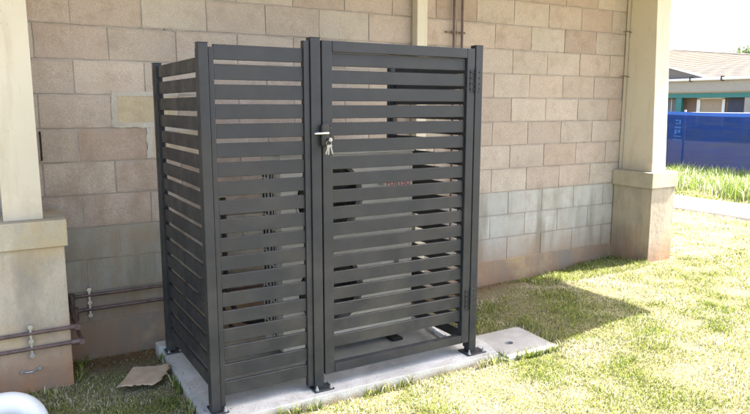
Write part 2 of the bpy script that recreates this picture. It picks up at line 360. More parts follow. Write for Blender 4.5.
# ------------------------------------------------------------------ block wall of the building
wall = thing('block_wall', (2.2, 0, 0), 'long concrete block wall, pinkish split-face courses above smooth grey courses', 'wall')
obj('mortar', MB().box(-6.0, 5.16, .006, .2, -.3, 3.0), M_MORTAR, wall)
obj('upper_wall', MB().box(-6.0, 5.16, .0, .2, 3.002, 3.06), M_SPLIT, wall).color = (.36, .28, .235, 1)
obj('footing', MB().box(-6.0, 5.16, -.012, .004, -.3, .205, .004), M_FOOT, wall)
BV = []
def block_mesh(w, h, k, rough):
    bm = bmesh.new(); d = .011; nx, nz = 4, 2; r = random.Random(k)
    top = []
    for j in range(nz + 1):
        row = []
        for i in range(nx + 1):
            ed = i in (0, nx) or j in (0, nz)
            x = -w / 2 + w * i / nx; z = -h / 2 + h * j / nz
            if ed: x += r.uniform(-1, 1) * (.0026 if rough > .003 else .0014); z += r.uniform(-1, 1) * (.0026 if rough > .003 else .0014)
            yy = -(.0 if ed else rough * r.uniform(.3, 1.))
            row.append(bm.verts.new((x * (1 if ed else 1), yy, z)))
        top.append(row)
    for j in range(nz):
        for i in range(nx): bm.faces.new((top[j][i], top[j][i + 1], top[j + 1][i + 1], top[j + 1][i]))
    loop = [top[0][i] for i in range(nx + 1)] + [top[j][nx] for j in range(1, nz + 1)] + [top[nz][i] for i in range(nx - 1, -1, -1)] + [top[j][0] for j in range(nz - 1, 0, -1)]
    back = [bm.verts.new((v.co.x * 1.004, .02, v.co.z * 1.006)) for v in loop]; n = len(loop)
    for i in range(n): bm.faces.new((loop[i], back[i], back[(i + 1) % n], loop[(i + 1) % n]))
    bmesh.ops.recalc_face_normals(bm, faces=bm.faces)
    me = bpy.data.meshes.new('block'); bm.to_mesh(me); bm.free(); me.polygons.foreach_set('use_smooth', [True] * len(me.polygons)); me.set_sharp_from_angle(angle=math.radians(40)); return me
BS = [block_mesh(.3935, .1935, k, .006) for k in range(8)]; BG = [block_mesh(.3935, .1935, 20 + k, .0012) for k in range(4)]
for me in BS: me.materials.append(M_SPLIT)
for me in BG: me.materials.append(M_SMOOTH)
r = random.Random(5)
for j in range(-4, 10):                       # course j runs from z = 2.2-.2j down .2
    zc = 2.2 - .2 * j - .1
    if zc > 3.0: continue
    off = 0 if j % 2 == 0 else .5
    for i in range(-3, 13):
        x0 = (i + off) * .4
        if x0 + .4 > 5.17 or x0 < -1.1: continue
        grey = j >= 7
        p = r.random()
        if grey: c = (.46, .455, .42)
        elif p < .45: c = (.50, .415, .35)
        elif p < .75: c = (.51, .44, .375)
        elif p < .9: c = (.455, .365, .30)
        else: c = (.53, .47, .40)
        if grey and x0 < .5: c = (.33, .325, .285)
        v = r.uniform(.90, 1.06); c = tuple(q * v for q in c); lab = None
        if (j, i) == (3, 0): c = (.50, .43, .30); lab = 'yellowish replaced block with a pale mortar border'
        if (j, i) == (4, 1): c = (.50, .42, .31); lab = 'pale yellow replaced block'
        o = obj('block', r.choice(BG if grey or lab else BS), None, wall, loc=(x0 + .2 - 2.2, r.uniform(-.0012, .0012), zc), label=lab)
        o.color = (*c, 1)
obj('open_joint', MB().box(-.205, -.196, -.0095, .005, 1.215, 1.385), M_HOLE, wall)
# smears of pale cement round the two replaced blocks
def smear(pts, k):
    rr = random.Random(k); bm = MB(); q = [(x + rr.uniform(-.006, .006), -.0022 - .0005 * k, z + rr.uniform(-.005, .005)) for x, z in pts]
    bm.prism(q, (0, .0031 + .0002 * k, 0)); return bm
M_SMEAR = concrete('pale_cement', (.42, .38, .33), (.52, .49, .43), bumpd=.006)
for k, (x0, x1, z0, z1) in enumerate(((.2, .6, 1.592, 1.615), (.2, .6, 1.40, 1.432), (.196, .232, 1.41, 1.6), (.4, .8, 1.375, 1.398), (.396, .43, 1.21, 1.38))):
    n = 9; a = [(x0 + (x1 - x0) * i / n, z0) if x1 - x0 > .1 else (x0, z0 + (z1 - z0) * i / n) for i in range(n + 1)]
    b2 = [(x0 + (x1 - x0) * i / n, z1) if x1 - x0 > .1 else (x1, z0 + (z1 - z0) * i / n) for i in range(n, -1, -1)]
    obj('cement_smear', smear(a + b2, k), M_SMEAR, wall)
# rough mortar squeezed out of one bed joint, as the photograph shows top left
mb = MB(); rr = random.Random(9)
for i in range(34):
    x = .32 + i * .011 + rr.uniform(-.003, .003); mb.box(x, x + rr.uniform(.006, .016), -.004, .004, 2.0 - rr.uniform(.003, .008), 2.0 + rr.uniform(.002, .006), .001)
obj('mortar_squeeze', mb, M_MORTAR, wall)
# rest of the building behind the wall, and its unseen roof, cut short at left to brighten the slats
bd0 = thing('building', (0, 4, 0), 'main building body and roof with deep eaves over the block wall', 'building')
obj('rear_wall', MB().box(-6, 5.15, .21, 9, -.3, 3.06), M_SMOOTH, bd0).color = (.37, .29, .24, 1)
obj('soffit', MB().box(-3.1, 5.97, -1.66, 9.5, 3.065, 3.09), M_CREAM, bd0)
obj('roof', MB().prism([(-3.15, -1.68, 3.095), (-3.15, 4, 4.2), (-3.15, 9.6, 3.095)], (9.15, 0, 0)), mat('building_roof_sheet', (.3, .27, .24), .7)[0], bd0)
obj('fascia', MB().box(-3.15, 6.0, -1.70, -1.665, 3.0, 3.2), M_CREAM, bd0)
obj('barge_board', MB().box(5.975, 6.0, -1.66, 9.5, 3.0, 3.09), M_CREAM, bd0)

# ------------------------------------------------------------------ columns on plinths
def column(x0, px0, px1, s0, s1, label, hooks):
    t = thing('column', ((px0 + px1) / 2, -.22, 0), label, 'column', 'cream columns along the block wall')
    obj('plinth', MB().box(px0, px1, -.44, -.013, -.2, .785, .004, seg=2), M_PLINTH, t)
    obj('cap', MB().box(px0 - .022, px1 + .018, -.455, -.009, .787, .93, .006, seg=2), M_CAPC, t)
    mb = MB().box(s0, s1, -.382, -.05, .931, 3.06, .004, seg=2)
    for v in mb.bm.verts:
        if v.co.y < -.3 and v.co.z > 2: v.co.y += .079                # the shaft tapers upwards
    obj('shaft', mb, M_CREAM, t)
    obj('edge_flange', MB().box(s0 - .006, s1 + .006, -.049, -.009, .931, 3.06, .003), M_CREAM, t)
    obj('flange_seam', MB().box(s0 - .008, s0 + .002, -.055, -.046, .94, 3.06), M_MORTAR, t)
    for z in hooks:
        h = MB().tube([(s0 - .05, -.012, z), (s0 - .02, -.03, z + .006), (s0 - .009, -.045, z), (s0 - .012, -.075, z - .008)], .0035, 6)
        obj('wire_tie', h, M_COPPER, t)
    return t
column(0, -.51, -.15, -.425, -.238, 'cream painted column on a concrete plinth left of the enclosure', [])
c2 = column(0, 4.735, 5.065, 4.795, 4.987, 'cream painted column on a stained concrete plinth at the lawn end of the wall', [2.22, 1.81])
# ------------------------------------------------------------------ downpipe and risers on the wall
t = thing('downpipe', (2.41, -.04, 0), 'cream rectangular downpipe running down the wall behind the gate', 'downpipe')
obj('pipe', MB().box(2.37, 2.462, -.085, -.012, .05, 3.06, .005, seg=2), M_CREAM, t)
for z in (.6, 2.7): obj('bracket', MB().box(2.352, 2.48, -.089, -.008, z, z + .03, .002), M_CREAM, t)
RZ = 3.05
def bend(pts, r=.03, n=5):
    P = [Vector(p) for p in pts]; out = [P[0]]
    for a, b, c in zip(P, P[1:], P[2:]):
        u = (a - b).normalized(); v = (c - b).normalized(); q = min(r, (a - b).length * .45, (c - b).length * .45); A = b + u * q; B = b + v * q
        for i in range(n + 1): k = i / n; out.append((1 - k) ** 2 * A + 2 * k * (1 - k) * b + k * k * B)
    return out + [P[-1]]
for k, (zb, zw, xr, lab) in enumerate(((.333, .383, 2.752, 'upper of two thin brown pipes along the plinth and wall, turning up as left riser'),
                                       (.248, .293, 2.832, 'lower of two thin brown pipes along the plinth and wall, turning up as right riser'))):
    t = thing('water_pipe', (-.12, -.2, zb), lab, 'pipe', 'brown pipes fixed to the wall')
    e = .0 if k == 0 else .018
    P0 = bend([(-3.4, -.462, zb), (-.116 + e, -.462, zb), (-.116 + e, -.034, zb + .004), (-.085 + e, -.034, zw), (xr, -.034, zw), (xr, -.034, RZ)], .022)
    obj('pipe_run', MB().tube(P0, .0105, 10), M_COPPER, t, True)
    f = MB(); f.cyl((-.150, -.462, zb), (-.105 + e, -.462, zb), .0165, n=14); f.cyl((-.116 + e, -.48, zb), (-.116 + e, -.44, zb), .0165, n=14); obj('elbow', f, M_COPPER, t, True)
    f = MB(); f.cyl((-.10 + e, -.034, zb - .018), (-.10 + e, -.034, zw + .02), .0168, n=14); obj('coupling', f, M_COPPER, t, True)
def clamp(x, y, zs, label):
    t = thing('pipe_clamp', (x, y, zs[0]), label, 'pipe clamp', 'two-hole clamps holding the brown pipes')
    obj('strap', MB().box(x - .006, x + .006, y - .028, y - .024, zs[-1] - .03, zs[0] + .03, .001), M_ZINC, t)
    for z in ((zs[0] + .036), (zs[0] + zs[1]) / 2, zs[1] - .036):
        obj('bolt_head', MB().cyl((x, y, z), (x, y - .030, z), .009, n=8).cyl((x, y - .026, z), (x, y - .031, z), .013, n=16), M_ZINC, t)
clamp(-.345, -.440, (.333, .248), 'galvanised pipe clamp with bolts on the left plinth')
clamp(.0, -.012, (.383, .293), 'galvanised pipe clamp with bolts on the block wall beside the plinth')
t = thing('riser_clip', (2.79, -.02, 2.1), 'rusty clip holding the two thin risers to the wall', 'clip')
f = MB(); f.box(2.68, 2.87, -.020, -.012, 2.10, 2.112); f.ring((2.752, -.034, 2.106), .014, .003, 14); f.ring((2.832, -.034, 2.106), .014, .003, 14); obj('strap', f, M_RUST, t)
for x in (2.69, 2.79, 2.865): obj('screw', MB().cyl((x, -.01, 2.106), (x, -.03, 2.106), .007, n=8), M_RUST, t)
t = thing('old_bracket', (-.36, -.445, .12), 'small rusty remnant bracket low on the left plinth', 'bracket')
obj('stub', MB().tube([(-.40, -.442, .125), (-.38, -.465, .12), (-.35, -.468, .122), (-.315, -.442, .13)], .004, 6), M_ZINC, t)
obj('anchor', MB().cyl((-.40, -.44, .125), (-.40, -.455, .125), .010, n=8), M_ZINC, t); obj('anchor', MB().cyl((-.315, -.44, .13), (-.315, -.455, .13), .010, n=8), M_ZINC, t)

# ------------------------------------------------------------------ slab and pit cover
def slab_mesh(poly, z0, z1, bev):
    mb = MB(); mb.prism([(x, y, z0) for x, y in poly], (0, 0, z1 - z0)); bm = mb.bm; bm.verts.ensure_lookup_table()
    es = [e for e in bm.edges if all(v.co.z > z1 - 1e-5 for v in e.verts)]
    bmesh.ops.bevel(bm, geom=es, offset=bev, segments=2, affect='EDGES'); return mb
tag(obj('concrete_slab', slab_mesh([(.328, -1.392), (1.2, -1.398), (2.105, -1.392), (2.15, -1.25), (2.15, -.31), (.352, -.33)], -.12, .06, .008), M_CONC), 'pale concrete slab under the slatted enclosure', 'slab')
tag(obj('concrete_lump', MB().box(.335, .43, -.335, -.23, -.1, .085, .012, seg=2), M_CONC), 'small raised lump of concrete at the rear left corner of the slab', 'concrete')
t = thing('pit_cover', (2.35, -1.23, .03), 'square concrete pit cover with a lifting hole beside the enclosure', 'pit cover')
def with_hole():
    bm = bmesh.new(); poly = [(2.16, -1.428), (2.572, -1.43), (2.602, -1.035), (2.16, -1.02)]; cx, cy, hr = 2.33, -1.235, .024; n = 24
    out = []; inn = []
    def edge_pt(a):
        d = Vector((math.cos(a), math.sin(a))); best = None
        for i in range(4):
            p, q = Vector(poly[i]), Vector(poly[(i + 1) % 4]); e = q - p; det = d.x * -e.y + e.x * d.y
            if abs(det) < 1e-9: continue
            w_ = p - Vector((cx, cy)); tt = (w_.x * -e.y + e.x * w_.y) / det; ss = (d.x * w_.y - d.y * w_.x) / det
            if tt > 0 and -1e-6 <= ss <= 1 + 1e-6 and (best is None or tt < best): best = tt
        return Vector((cx, cy)) + d * best
    angs = sorted([2 * math.pi * i / n for i in range(n)] + [math.atan2(p[1] - cy, p[0] - cx) % (2 * math.pi) for p in poly])
    rings = []
    for z, rad in ((-.06, None), (.020, None), (.027, -1), (.027, 0), (-.012, 0)):
        R = []
        for a in angs:
            if rad is None: p = edge_pt(a)
            elif rad == -1: q = edge_pt(a); p = Vector((cx, cy)) + (q - Vector((cx, cy))) * .975
            else: p = Vector((cx + hr * 1.25 * math.cos(a), cy + hr * math.sin(a)))
            R.append(bm.verts.new((p.x, p.y, z)))
        rings.append(R)
    for A, B in zip(rings, rings[1:]):
        for i in range(len(A)): bm.faces.new((A[i], A[(i + 1) % len(A)], B[(i + 1) % len(A)], B[i]))
    m2 = MB(); m2.bm.free(); m2.bm = bm; return m2
obj('lid', with_hole(), M_PIT, t)
obj('hole_bottom', MB().cyl((2.33, -1.235, -.02), (2.33, -1.235, -.01), .04), M_HOLE, t)
obj('frame', MB().box(2.135, 2.158, -1.43, -1.01, -.06, .016, .003).box(2.135, 2.615, -1.018, -1.0, -.06, .015, .003), M_PIT, t)
tag(obj('pebble', MB().cyl((3.31, -2.01, .085), (3.32, -2.0, .10), .012, .006, n=7), M_FOOT), 'small brown stone lying in the sunny lawn', 'stone')

# ------------------------------------------------------------------ slatted enclosure
enc = thing('slatted_enclosure', (1.18, -.82, .06), 'charcoal aluminium slatted enclosure with a gate standing on the slab', 'enclosure')
def tubebox(x0, x1, y0, y1, z0, z1): return MB().box(x0, x1, y0, y1, z0, z1, .003, seg=2)
posts = dict(FL=(.370, .415, -1.32, -1.275, 1.81), M=(.915, .968, -1.322, -1.272, 1.858), R=(1.935, 1.985, -1.322, -1.272, 1.866),
             BL=(.372, .417, -.400, -.355, 1.768), BR=(1.94, 1.985, -.400, -.355, 1.80))
for k, (x0, x1, y0, y1, z1) in posts.items():
    obj('post', tubebox(x0, x1, y0, y1, .069, z1), M_DARK, enc)
    p = obj('post_cap', MB().box(x0 - .0015, x1 + .0015, y0 - .0015, y1 + .0015, z1 + .0004, z1 + .004, .001), M_DARK, enc)
    if k == 'FL': a = (x0 + .0, x1 + .035, y0 - .02, y1 + .05)
    elif k == 'M': a = (x0 - .012, x1 + .045, y0 - .035, y1 + .02)
    elif k == 'R': a = (x0 - .03, x1 + .055, y0 - .035, y1 + .02)
    elif k == 'BL': a = (x0 - .008, x1 + .045, y0 - .03, y1 + .03)
    else: a = (x0 - .03, x1 + .05, y0 - .03, y1 + .03)
    bp = obj('base_plate', MB().box(a[0], a[1], a[2], a[3], .0605, .0685, .002), M_DARK, enc)
    for bx, by in ((a[0] + .014, a[2] + .014), (a[1] - .016, a[2] + .014), (a[1] - .016, a[3] - .014)):
        if x0 - .008 < bx < x1 + .008 and y0 - .008 < by < y1 + .008: continue
        q = MB(); q.cyl((bx, by, .0685), (bx, by, .071), .011, n=12); q.cyl((bx, by, .071), (bx, by, .079), .0085, n=6); q.cyl((bx, by, .079), (bx, by, .092), .0045, n=8)
        obj('anchor_bolt', q, M_ZINC, bp)
# jamb channels
obj('jamb', tubebox(.4185, .442, -1.312, -1.280, .085, 1.795), M_DARK, enc)
obj('jamb', tubebox(.882, .9125, -1.314, -1.280, .085, 1.845), M_DARK, enc)
for x0, x1 in ((.375, .414), (1.943, 1.982)):
    obj('jamb', tubebox(x0, x1, -1.272, -1.248, .085, 1.79), M_DARK, enc); obj('jamb', tubebox(x0, x1, -.428, -.403, .085, 1.755), M_DARK, enc)
def slat_mesh(L, hh, th, axis):
    d = (L / 2, th / 2, hh / 2) if axis == 'x' else (th / 2, L / 2, hh / 2)
    return MB().box(-d[0], d[0], -d[1], d[1], -d[2], d[2], .002).me('slat')
def slats(L, hh, th, axis, pos, parent):
    me = slat_mesh(L, hh, th, axis); me.materials.append(M_DARK); b0 = root_loc(parent); rr = random.Random(len(pos))
    for p in pos:
        o = obj('slat', me, None, parent, loc=Vector(p) - b0)
        o.rotation_euler = (0, rr.uniform(-.0012, .0012), 0) if axis == 'x' else (rr.uniform(-.001, .001), 0, 0)
slats(.439, .068, .016, 'x', [(.662, -1.297, 1.774 - .0891 * k) for k in range(19)], enc)
slats(.815, .065, .016, 'y', [(.394, -.838, 1.720 - .0895 * k) for k in range(18)], enc)
slats(.815, .063, .016, 'y', [(1.963, -.838, 1.752 - .0895 * k) for k in range(19)], enc)
for xx, sx in ((.405, 1), (1.950, -1)):
    for k in range(18): obj('slat_spacer', MB().box(xx - .006, xx + .006, -.437, -.4295, 1.720 - .0895 * k - .055, 1.720 - .0895 * k - .035), M_BLACK, enc)
# gate
gate = bpy.data.objects.new('gate', None); COL.objects.link(gate); gate.parent = enc; gate.location = Vector((1.91, -1.3, .13)) - root_loc(enc); gate.empty_display_size = .1
GX0, GX1, GZ0, GZ1 = .977, 1.929, .135, 1.85
obj('stile', tubebox(GX0, 1.032, -1.320, -1.280, GZ0, GZ1), M_DARK, gate); obj('stile', tubebox(1.877, GX1, -1.320, -1.280, GZ0, GZ1), M_DARK, gate)
obj('rail', tubebox(1.034, 1.875, -1.3205, -1.280, 1.797, GZ1), M_DARK, gate); obj('rail', tubebox(1.034, 1.875, -1.3205, -1.280, GZ0, .184), M_DARK, gate)
slats(.840, .066, .016, 'x', [(1.4545, -1.297, 1.7615 - .0858 * k) for k in range(18)], gate)
def edge_strip(x0, x1): return MB().box(x0, x1, -1.305, -1.289, .186, 1.795)
obj('inner_stop', edge_strip(1.0335, 1.036), M_BLACK, gate)
def hinge(z0, z1):
    h = obj('hinge', MB().box(1.896, 1.926, -1.3235, -1.3205, z0, z1, .001).box(1.938, 1.968, -1.3258, -1.3225, z0, z1, .001).cyl((1.932, -1.330, z0 - .004), (1.932, -1.330, z1 + .004), .0065, n=12), M_DARK, gate)
    for x in (1.903, 1.919, 1.945, 1.961):
        for i in range(4): z = z0 + .015 + (z1 - z0 - .03) * i / 3; obj('rivet', MB().cyl((x, -1.322, z), (x, -1.329, z), .0045, n=8), M_DARK, h)
hinge(1.612, 1.735); hinge(.345, .465)
lk = obj('lock_body', MB().box(.958, 1.003, -1.352, -1.3235, 1.335, 1.445, .012, seg=3), M_BLACK, gate, True)
obj('lever', MB().tube([(.985, -1.352, 1.402), (.985, -1.374, 1.402), (.978, -1.381, 1.402), (.955, -1.383, 1.4015), (.915, -1.382, 1.401), (.905, -1.378, 1.400)], [.006, .006, .0065, .0065, .0062, .004], 10), M_CHROME, lk, True)
obj('keyhole', MB().cyl((1.0, -1.3505, 1.368), (1.0, -1.362, 1.368), .010, n=16), M_ZINC, lk, True)
obj('thumb_turn', MB().cyl((1.017, -1.3205, 1.425), (1.017, -1.338, 1.425), .011, n=16), M_BLACK, gate, True)
obj('strike', MB().cyl((1.017, -1.3205, 1.375), (1.017, -1.342, 1.375), .013, n=16), M_BLACK, gate, True)
t = thing('key_ring', (1.0, -1.37, 1.34), 'small bunch of keys hanging from the gate lock', 'keys')
obj('ring', MB().ring((.985, -1.372, 1.350), .014, .0013, 20), M_KEY, t, True)
for dx, dz, an in ((0, 0, .1), (.006, .004, -.25), (-.008, .002, .35)):
    q = MB().cyl((0, .001, 0), (0, -.0015, 0), .008, n=14).box(-.003, .003, -.001, .001, -.040, -.006)
    for i in range(4): q.box(.0028, .005, -.001, .001, -.038 + i * .007, -.035 + i * .007)
    bmesh.ops.transform(q.bm, matrix=Matrix.Translation((.985 + dx, -1.373 - abs(dx), 1.335 + dz)) @ Matrix.Rotation(an, 4, 'Y'), verts=q.bm.verts)
    obj('key', q, M_KEY, t)
obj('inserted_key', MB().box(.984, .996, -1.378, -1.360, 1.360, 1.376, .002), M_KEY, t)

# ------------------------------------------------------------------ condenser inside
ac = thing('air_conditioner', (1.365, -.74, .06), 'beige two-fan air conditioning outdoor unit inside the slatted enclosure', 'air conditioner')
X0, X1, Y0, Y1, Z0, Z1 = .925, 1.808, -.88, -.58, .115, 1.268
FANS = ((1.235, 1.005), (1.235, .450)); RF = .213
def front_panel():
    mb = MB(); bm = mb.bm; n = 48; zs = (Z0, (FANS[0][1] + FANS[1][1]) / 2, Z1 - .012)
    for (cx, cz), za, zb in ((FANS[1], zs[0], zs[1]), (FANS[0], zs[1], zs[2])):
        out, inn, deep = [], [], []
        for i in range(n):
            a = 2 * math.pi * i / n; dx, dz = math.cos(a), math.sin(a)
            tx = ((X1 - .022 if dx > 0 else X0 + .001) - cx) / dx if abs(dx) > 1e-6 else 1e9; tz = ((zb if dz > 0 else za) - cz) / dz if abs(dz) > 1e-6 else 1e9
            k = min(tx, tz); out.append(bm.verts.new((cx + dx * k, Y0, cz + dz * k))); inn.append(bm.verts.new((cx + dx * RF, Y0, cz + dz * RF))); deep.append(bm.verts.new((cx + dx * (RF - .01), Y0 + .05, cz + dz * (RF - .01))))
        for i in range(n):
            j = (i + 1) % n; bm.faces.new((out[i], out[j], inn[j], inn[i])); bm.faces.new((inn[i], inn[j], deep[j], deep[i]))
        for X_, Z_ in ((X0 + .001, za), (X1 - .022, za), (X1 - .022, zb), (X0 + .001, zb)):
            pass
    return mb
# casing as a shell: back, top, sides with a grille opening at the left, front panel with two round openings
obj('casing', MB().box(X0 + .002, X1, Y0 + .052, Y1, Z0, Z1 - .013, .004).box(X1 - .021, X1 + .0015, Y0 - .001, Y0 + .05, Z0, Z1 - .013, .004), M_AC, ac)
obj('top_cover', MB().box(X0 - .006, X1 + .006, Y0 - .010, Y1 + .006, Z1 - .012, Z1 + .004, .005, seg=2), M_AC, ac)
fp = MB()
def plate_with_holes():
    me = bpy.data.meshes.new('tmp')
    mb = front_panel(); return mb
obj('front_panel', plate_with_holes(), M_AC, ac)
obj('front_panel_corner', MB().box(X0, X0 + .012, Y0 - .0015, Y0 + .0515, Z0, Z1 - .013).box(X0, X1 - .022, Y0 - .0018, Y0 - .0002, .724, .731), M_AC, ac)
corners = MB()
for (cx, cz), za, zb in ((FANS[1], Z0, .7275), (FANS[0], .7275, Z1 - .012)):
    for X_ in (X0 + .001, X1 - .022):
        for Z_ in (za, zb):
            a0 = math.atan2(Z_ - cz, X_ - cx); st = 2 * math.pi / 48; i0 = math.floor((a0 % (2 * math.pi)) / st); pts = [(X_, Y0, Z_)]
            for a in (i0 * st, (i0 + 1) * st):
                dx, dz = math.cos(a), math.sin(a); tx = ((X1 - .022 if dx > 0 else X0 + .001) - cx) / dx if abs(dx) > 1e-6 else 1e9; tz = ((zb if dz > 0 else za) - cz) / dz if abs(dz) > 1e-6 else 1e9
                k = min(tx, tz); pts.append((cx + dx * k, Y0, cz + dz * k))
            corners.prism(pts, (0, .002, 0))
obj('panel_corner', corners, M_AC, ac)
for cx, cz in FANS:
    fg = obj('fan_grille', MB().ring((cx, Y0 - .004, cz), RF + .004, .005, 48, 8), M_AC, ac, True)
    q = MB()
    for rr_ in (.045, .075, .105, .135, .165, .190): q.ring((cx, Y0 - .008, cz), rr_, .0016, 40, 5)
    for i in range(12):
        a = math.pi * i / 6 + .1; q.cyl((cx + .02 * math.cos(a), Y0 - .006, cz + .02 * math.sin(a)), (cx + RF * math.cos(a), Y0 - .005, cz + RF * math.sin(a)), .0022, n=6)
    q.cyl((cx, Y0 - .010, cz), (cx, Y0 - .003, cz), .032, n=20); obj('guard_wire', q, M_BLACK, fg)
    obj('fan_recess', MB().cyl((cx, Y0 + .046, cz), (cx, Y0 + .051, cz), RF - .011, n=40), M_HOLE, fg)
    q = MB(); q.cyl((cx, Y0 + .02, cz), (cx, Y0 + .045, cz), .05, n=20)
    for i in range(3):
        a = 2 * math.pi * i / 3 + .4; pts = []
        for k in range(5): b_ = a + .95 * k / 4; pts.append((cx + .19 * math.cos(b_), Y0 + .018 + .016 * k / 4, cz + .19 * math.sin(b_)))
        for k in range(3): b_ = a + .6 - .5 * k / 2; pts.append((cx + .045 * math.cos(b_), Y0 + .036 - .01 * k / 2, cz + .045 * math.sin(b_)))
        q.prism(pts, (0, .003, 0))
    obj('fan_blade', q, M_BLACK, fg)
sg = obj('side_coil', MB().box(X0 - .001, X0 + .001, Y0 + .085, Y1 - .02, Z0 + .05, Z1 - .06), M_HOLE, ac)
q = MB()
for i in range(15): z = Z0 + .06 + i * .072; q.box(X0 - .007, X0 - .002, Y0 + .07, Y1 - .01, z, z + .006)
for y_ in (Y0 + .082, Y0 + .12, Y0 + .165, Y0 + .178, Y0 + .225, Y1 - .022): q.box(X0 - .006, X0 - .0015, y_, y_ + .008, Z0 + .04, Z1 - .05)
obj('side_guard', q, M_AC, sg)
for x in (1.03, 1.69):
    obj('foot', MB().box(x - .045, x + .03, Y0 - .045, Y1 + .05, .0615, .078, .003).box(x - .03, x + .015, Y0 + .02, Y1 - .02, .078, .1145), M_RUBBER, ac)
obj('sticker', MB().box(1.580, 1.660, Y0 - .0022, Y0 - .0006, .545, .59), M_STICK, ac)
obj('data_plate', MB().box(1.675, 1.71, Y0 - .0022, Y0 - .0006, .55, .585), M_GREYP, ac)
def text(s, x, y, z, size, m, parent, name):
    cu = bpy.data.curves.new(name, 'FONT'); cu.body = s; cu.size = size; cu.extrude = .0004; cu.offset = .0; cu.materials.append(m)
    tmp = bpy.data.objects.new(name, cu); COL.objects.link(tmp); bpy.context.view_layer.update()
    me = bpy.data.meshes.new_from_object(tmp.evaluated_get(bpy.context.evaluated_depsgraph_get())); bpy.data.objects.remove(tmp)
    o = bpy.data.objects.new(name, me); COL.objects.link(o); o.parent = parent; o.location = Vector((x, y, z)) - root_loc(parent); o.rotation_euler = (math.pi / 2, 0, 0); return o
text('FUJITSU', 1.615, Y0 - .0015, 1.048, .052, M_RED, ac, 'brand_lettering')
q = MB(); q.ring((1.588, Y0 - .002, 1.066), .010, .002, 16, 5); q.ring((1.571, Y0 - .002, 1.066), .008, .002, 16, 5); obj('brand_mark', q, M_GREYP, ac)
obj('panel_seam', MB().box(X0 + .002, X1 - .024, Y0 - .0004, Y0 + .001, 1.225, 1.228), M_GREYP, ac)
t = thing('refrigerant_pipe', (.86, -.2, .06), 'dark insulated refrigerant pipes behind the outdoor unit', 'pipe')
obj('insulation', MB().tube(bend([(.86, -.03, .95), (.86, -.03, .30), (.86, -.30, .14), (1.5, -.48, .14), (1.5, -.56, .25)], .08), .017, 10), M_RUBBER, t, True)
obj('insulation', MB().tube(bend([(.80, -.028, .95), (.80, -.028, .26), (.80, -.34, .10), (1.6, -.50, .10), (1.6, -.56, .2)], .08), .012, 10), M_RUBBER, t, True)
obj('wall_box', MB().box(.78, .88, -.05, -.012, .93, 1.02, .004), M_CREAM, t)
t = thing('drain_pipe', (1.985, -.95, .07), 'short white drain pipe lying on the slab inside the gate', 'pipe')
obj('tube', MB().tube([(2.03, -.45, .077), (1.985, -.80, .0765), (1.958, -1.05, .076)], .0125, 14, cap=False).tube([(1.958, -1.05, .076), (1.985, -.80, .0765), (2.03, -.45, .077)], .0098, 14, cap=False), M_PVC, t, True)
obj('socket', MB().cyl((1.976, -.88, .0765), (1.970, -.94, .0765), .0152, n=16), M_PVC, t, True)

# ------------------------------------------------------------------ white PVC bend, cardboard, litter
t = thing('pvc_elbow', (-.45, -.72, 0), 'fat white PVC pipe elbow lying on grass at the bottom left', 'pipe')
E0 = [(-1.5, -.70, .10), (-.55, -.78, .10)]
arc = []
for i in range(13):
    a = math.pi / 2 * i / 12; arc.append((-.485 + .125 * math.sin(a), -.792 - .02 * (i / 12), .10 - .125 * (1 - math.cos(a))))
obj('pipe', MB().tube([E0[0], (-1, -.742, .10), E0[1]], .058, 28), M_PVC, t, True)
obj('bend', MB().tube([(-.55, -.785, .10)] + arc + [(-.359, -.815, -.09)], .060, 28), M_PVC, t, True)
for a in ((-.615, -.699, .115), ): obj('socket_collar', MB().cyl((-.60, -.776, .10), (-.535, -.783, .10), .0665, n=32), M_PVC, t, True)
def cardboard():
    bm = bmesh.new(); P4 = [(.032, -.70), (.165, -.475), (.335, -.575), (.205, -.785)]; n = 14; G = {}
    rr = random.Random(3); jag = [rr.uniform(-.012, .012) for _ in range(n + 1)]
    for i in range(n + 1):
        for j in range(n + 1):
            u, v = i / n, j / n
            a = Vector(P4[0]).lerp(Vector(P4[3]), u); b_ = Vector(P4[1]).lerp(Vector(P4[2]), u); p = a.lerp(b_, v)
            z = .040 + .022 * u ** 3 * v + .010 * math.sin(u * 2.6) * (1 - v) + .008 * v * v - .004 * math.sin(v * 5)
            if j == 0: p += Vector((.0, jag[i]))
            if i == n: p += Vector((jag[j] * .8 + .03 * math.sin(v * 3.1), 0))
            if j == n: p += Vector((0, -.025 * math.sin(u * 3.1) + jag[(i * 3) % n] * .4))
            G[i, j] = bm.verts.new((p.x, p.y, z))
    for i in range(n):
        for j in range(n): bm.faces.new((G[i, j], G[i + 1, j], G[i + 1, j + 1], G[i, j + 1]))
    m2 = MB(); m2.bm.free(); m2.bm = bm; return m2
o = obj('cardboard', cardboard(), M_CARD, None, True); sdm = o.modifiers.new('s', 'SOLIDIFY'); sdm.thickness = .0045
tag(o, 'torn flat piece of brown cardboard lying on the shaded grass', 'cardboard')

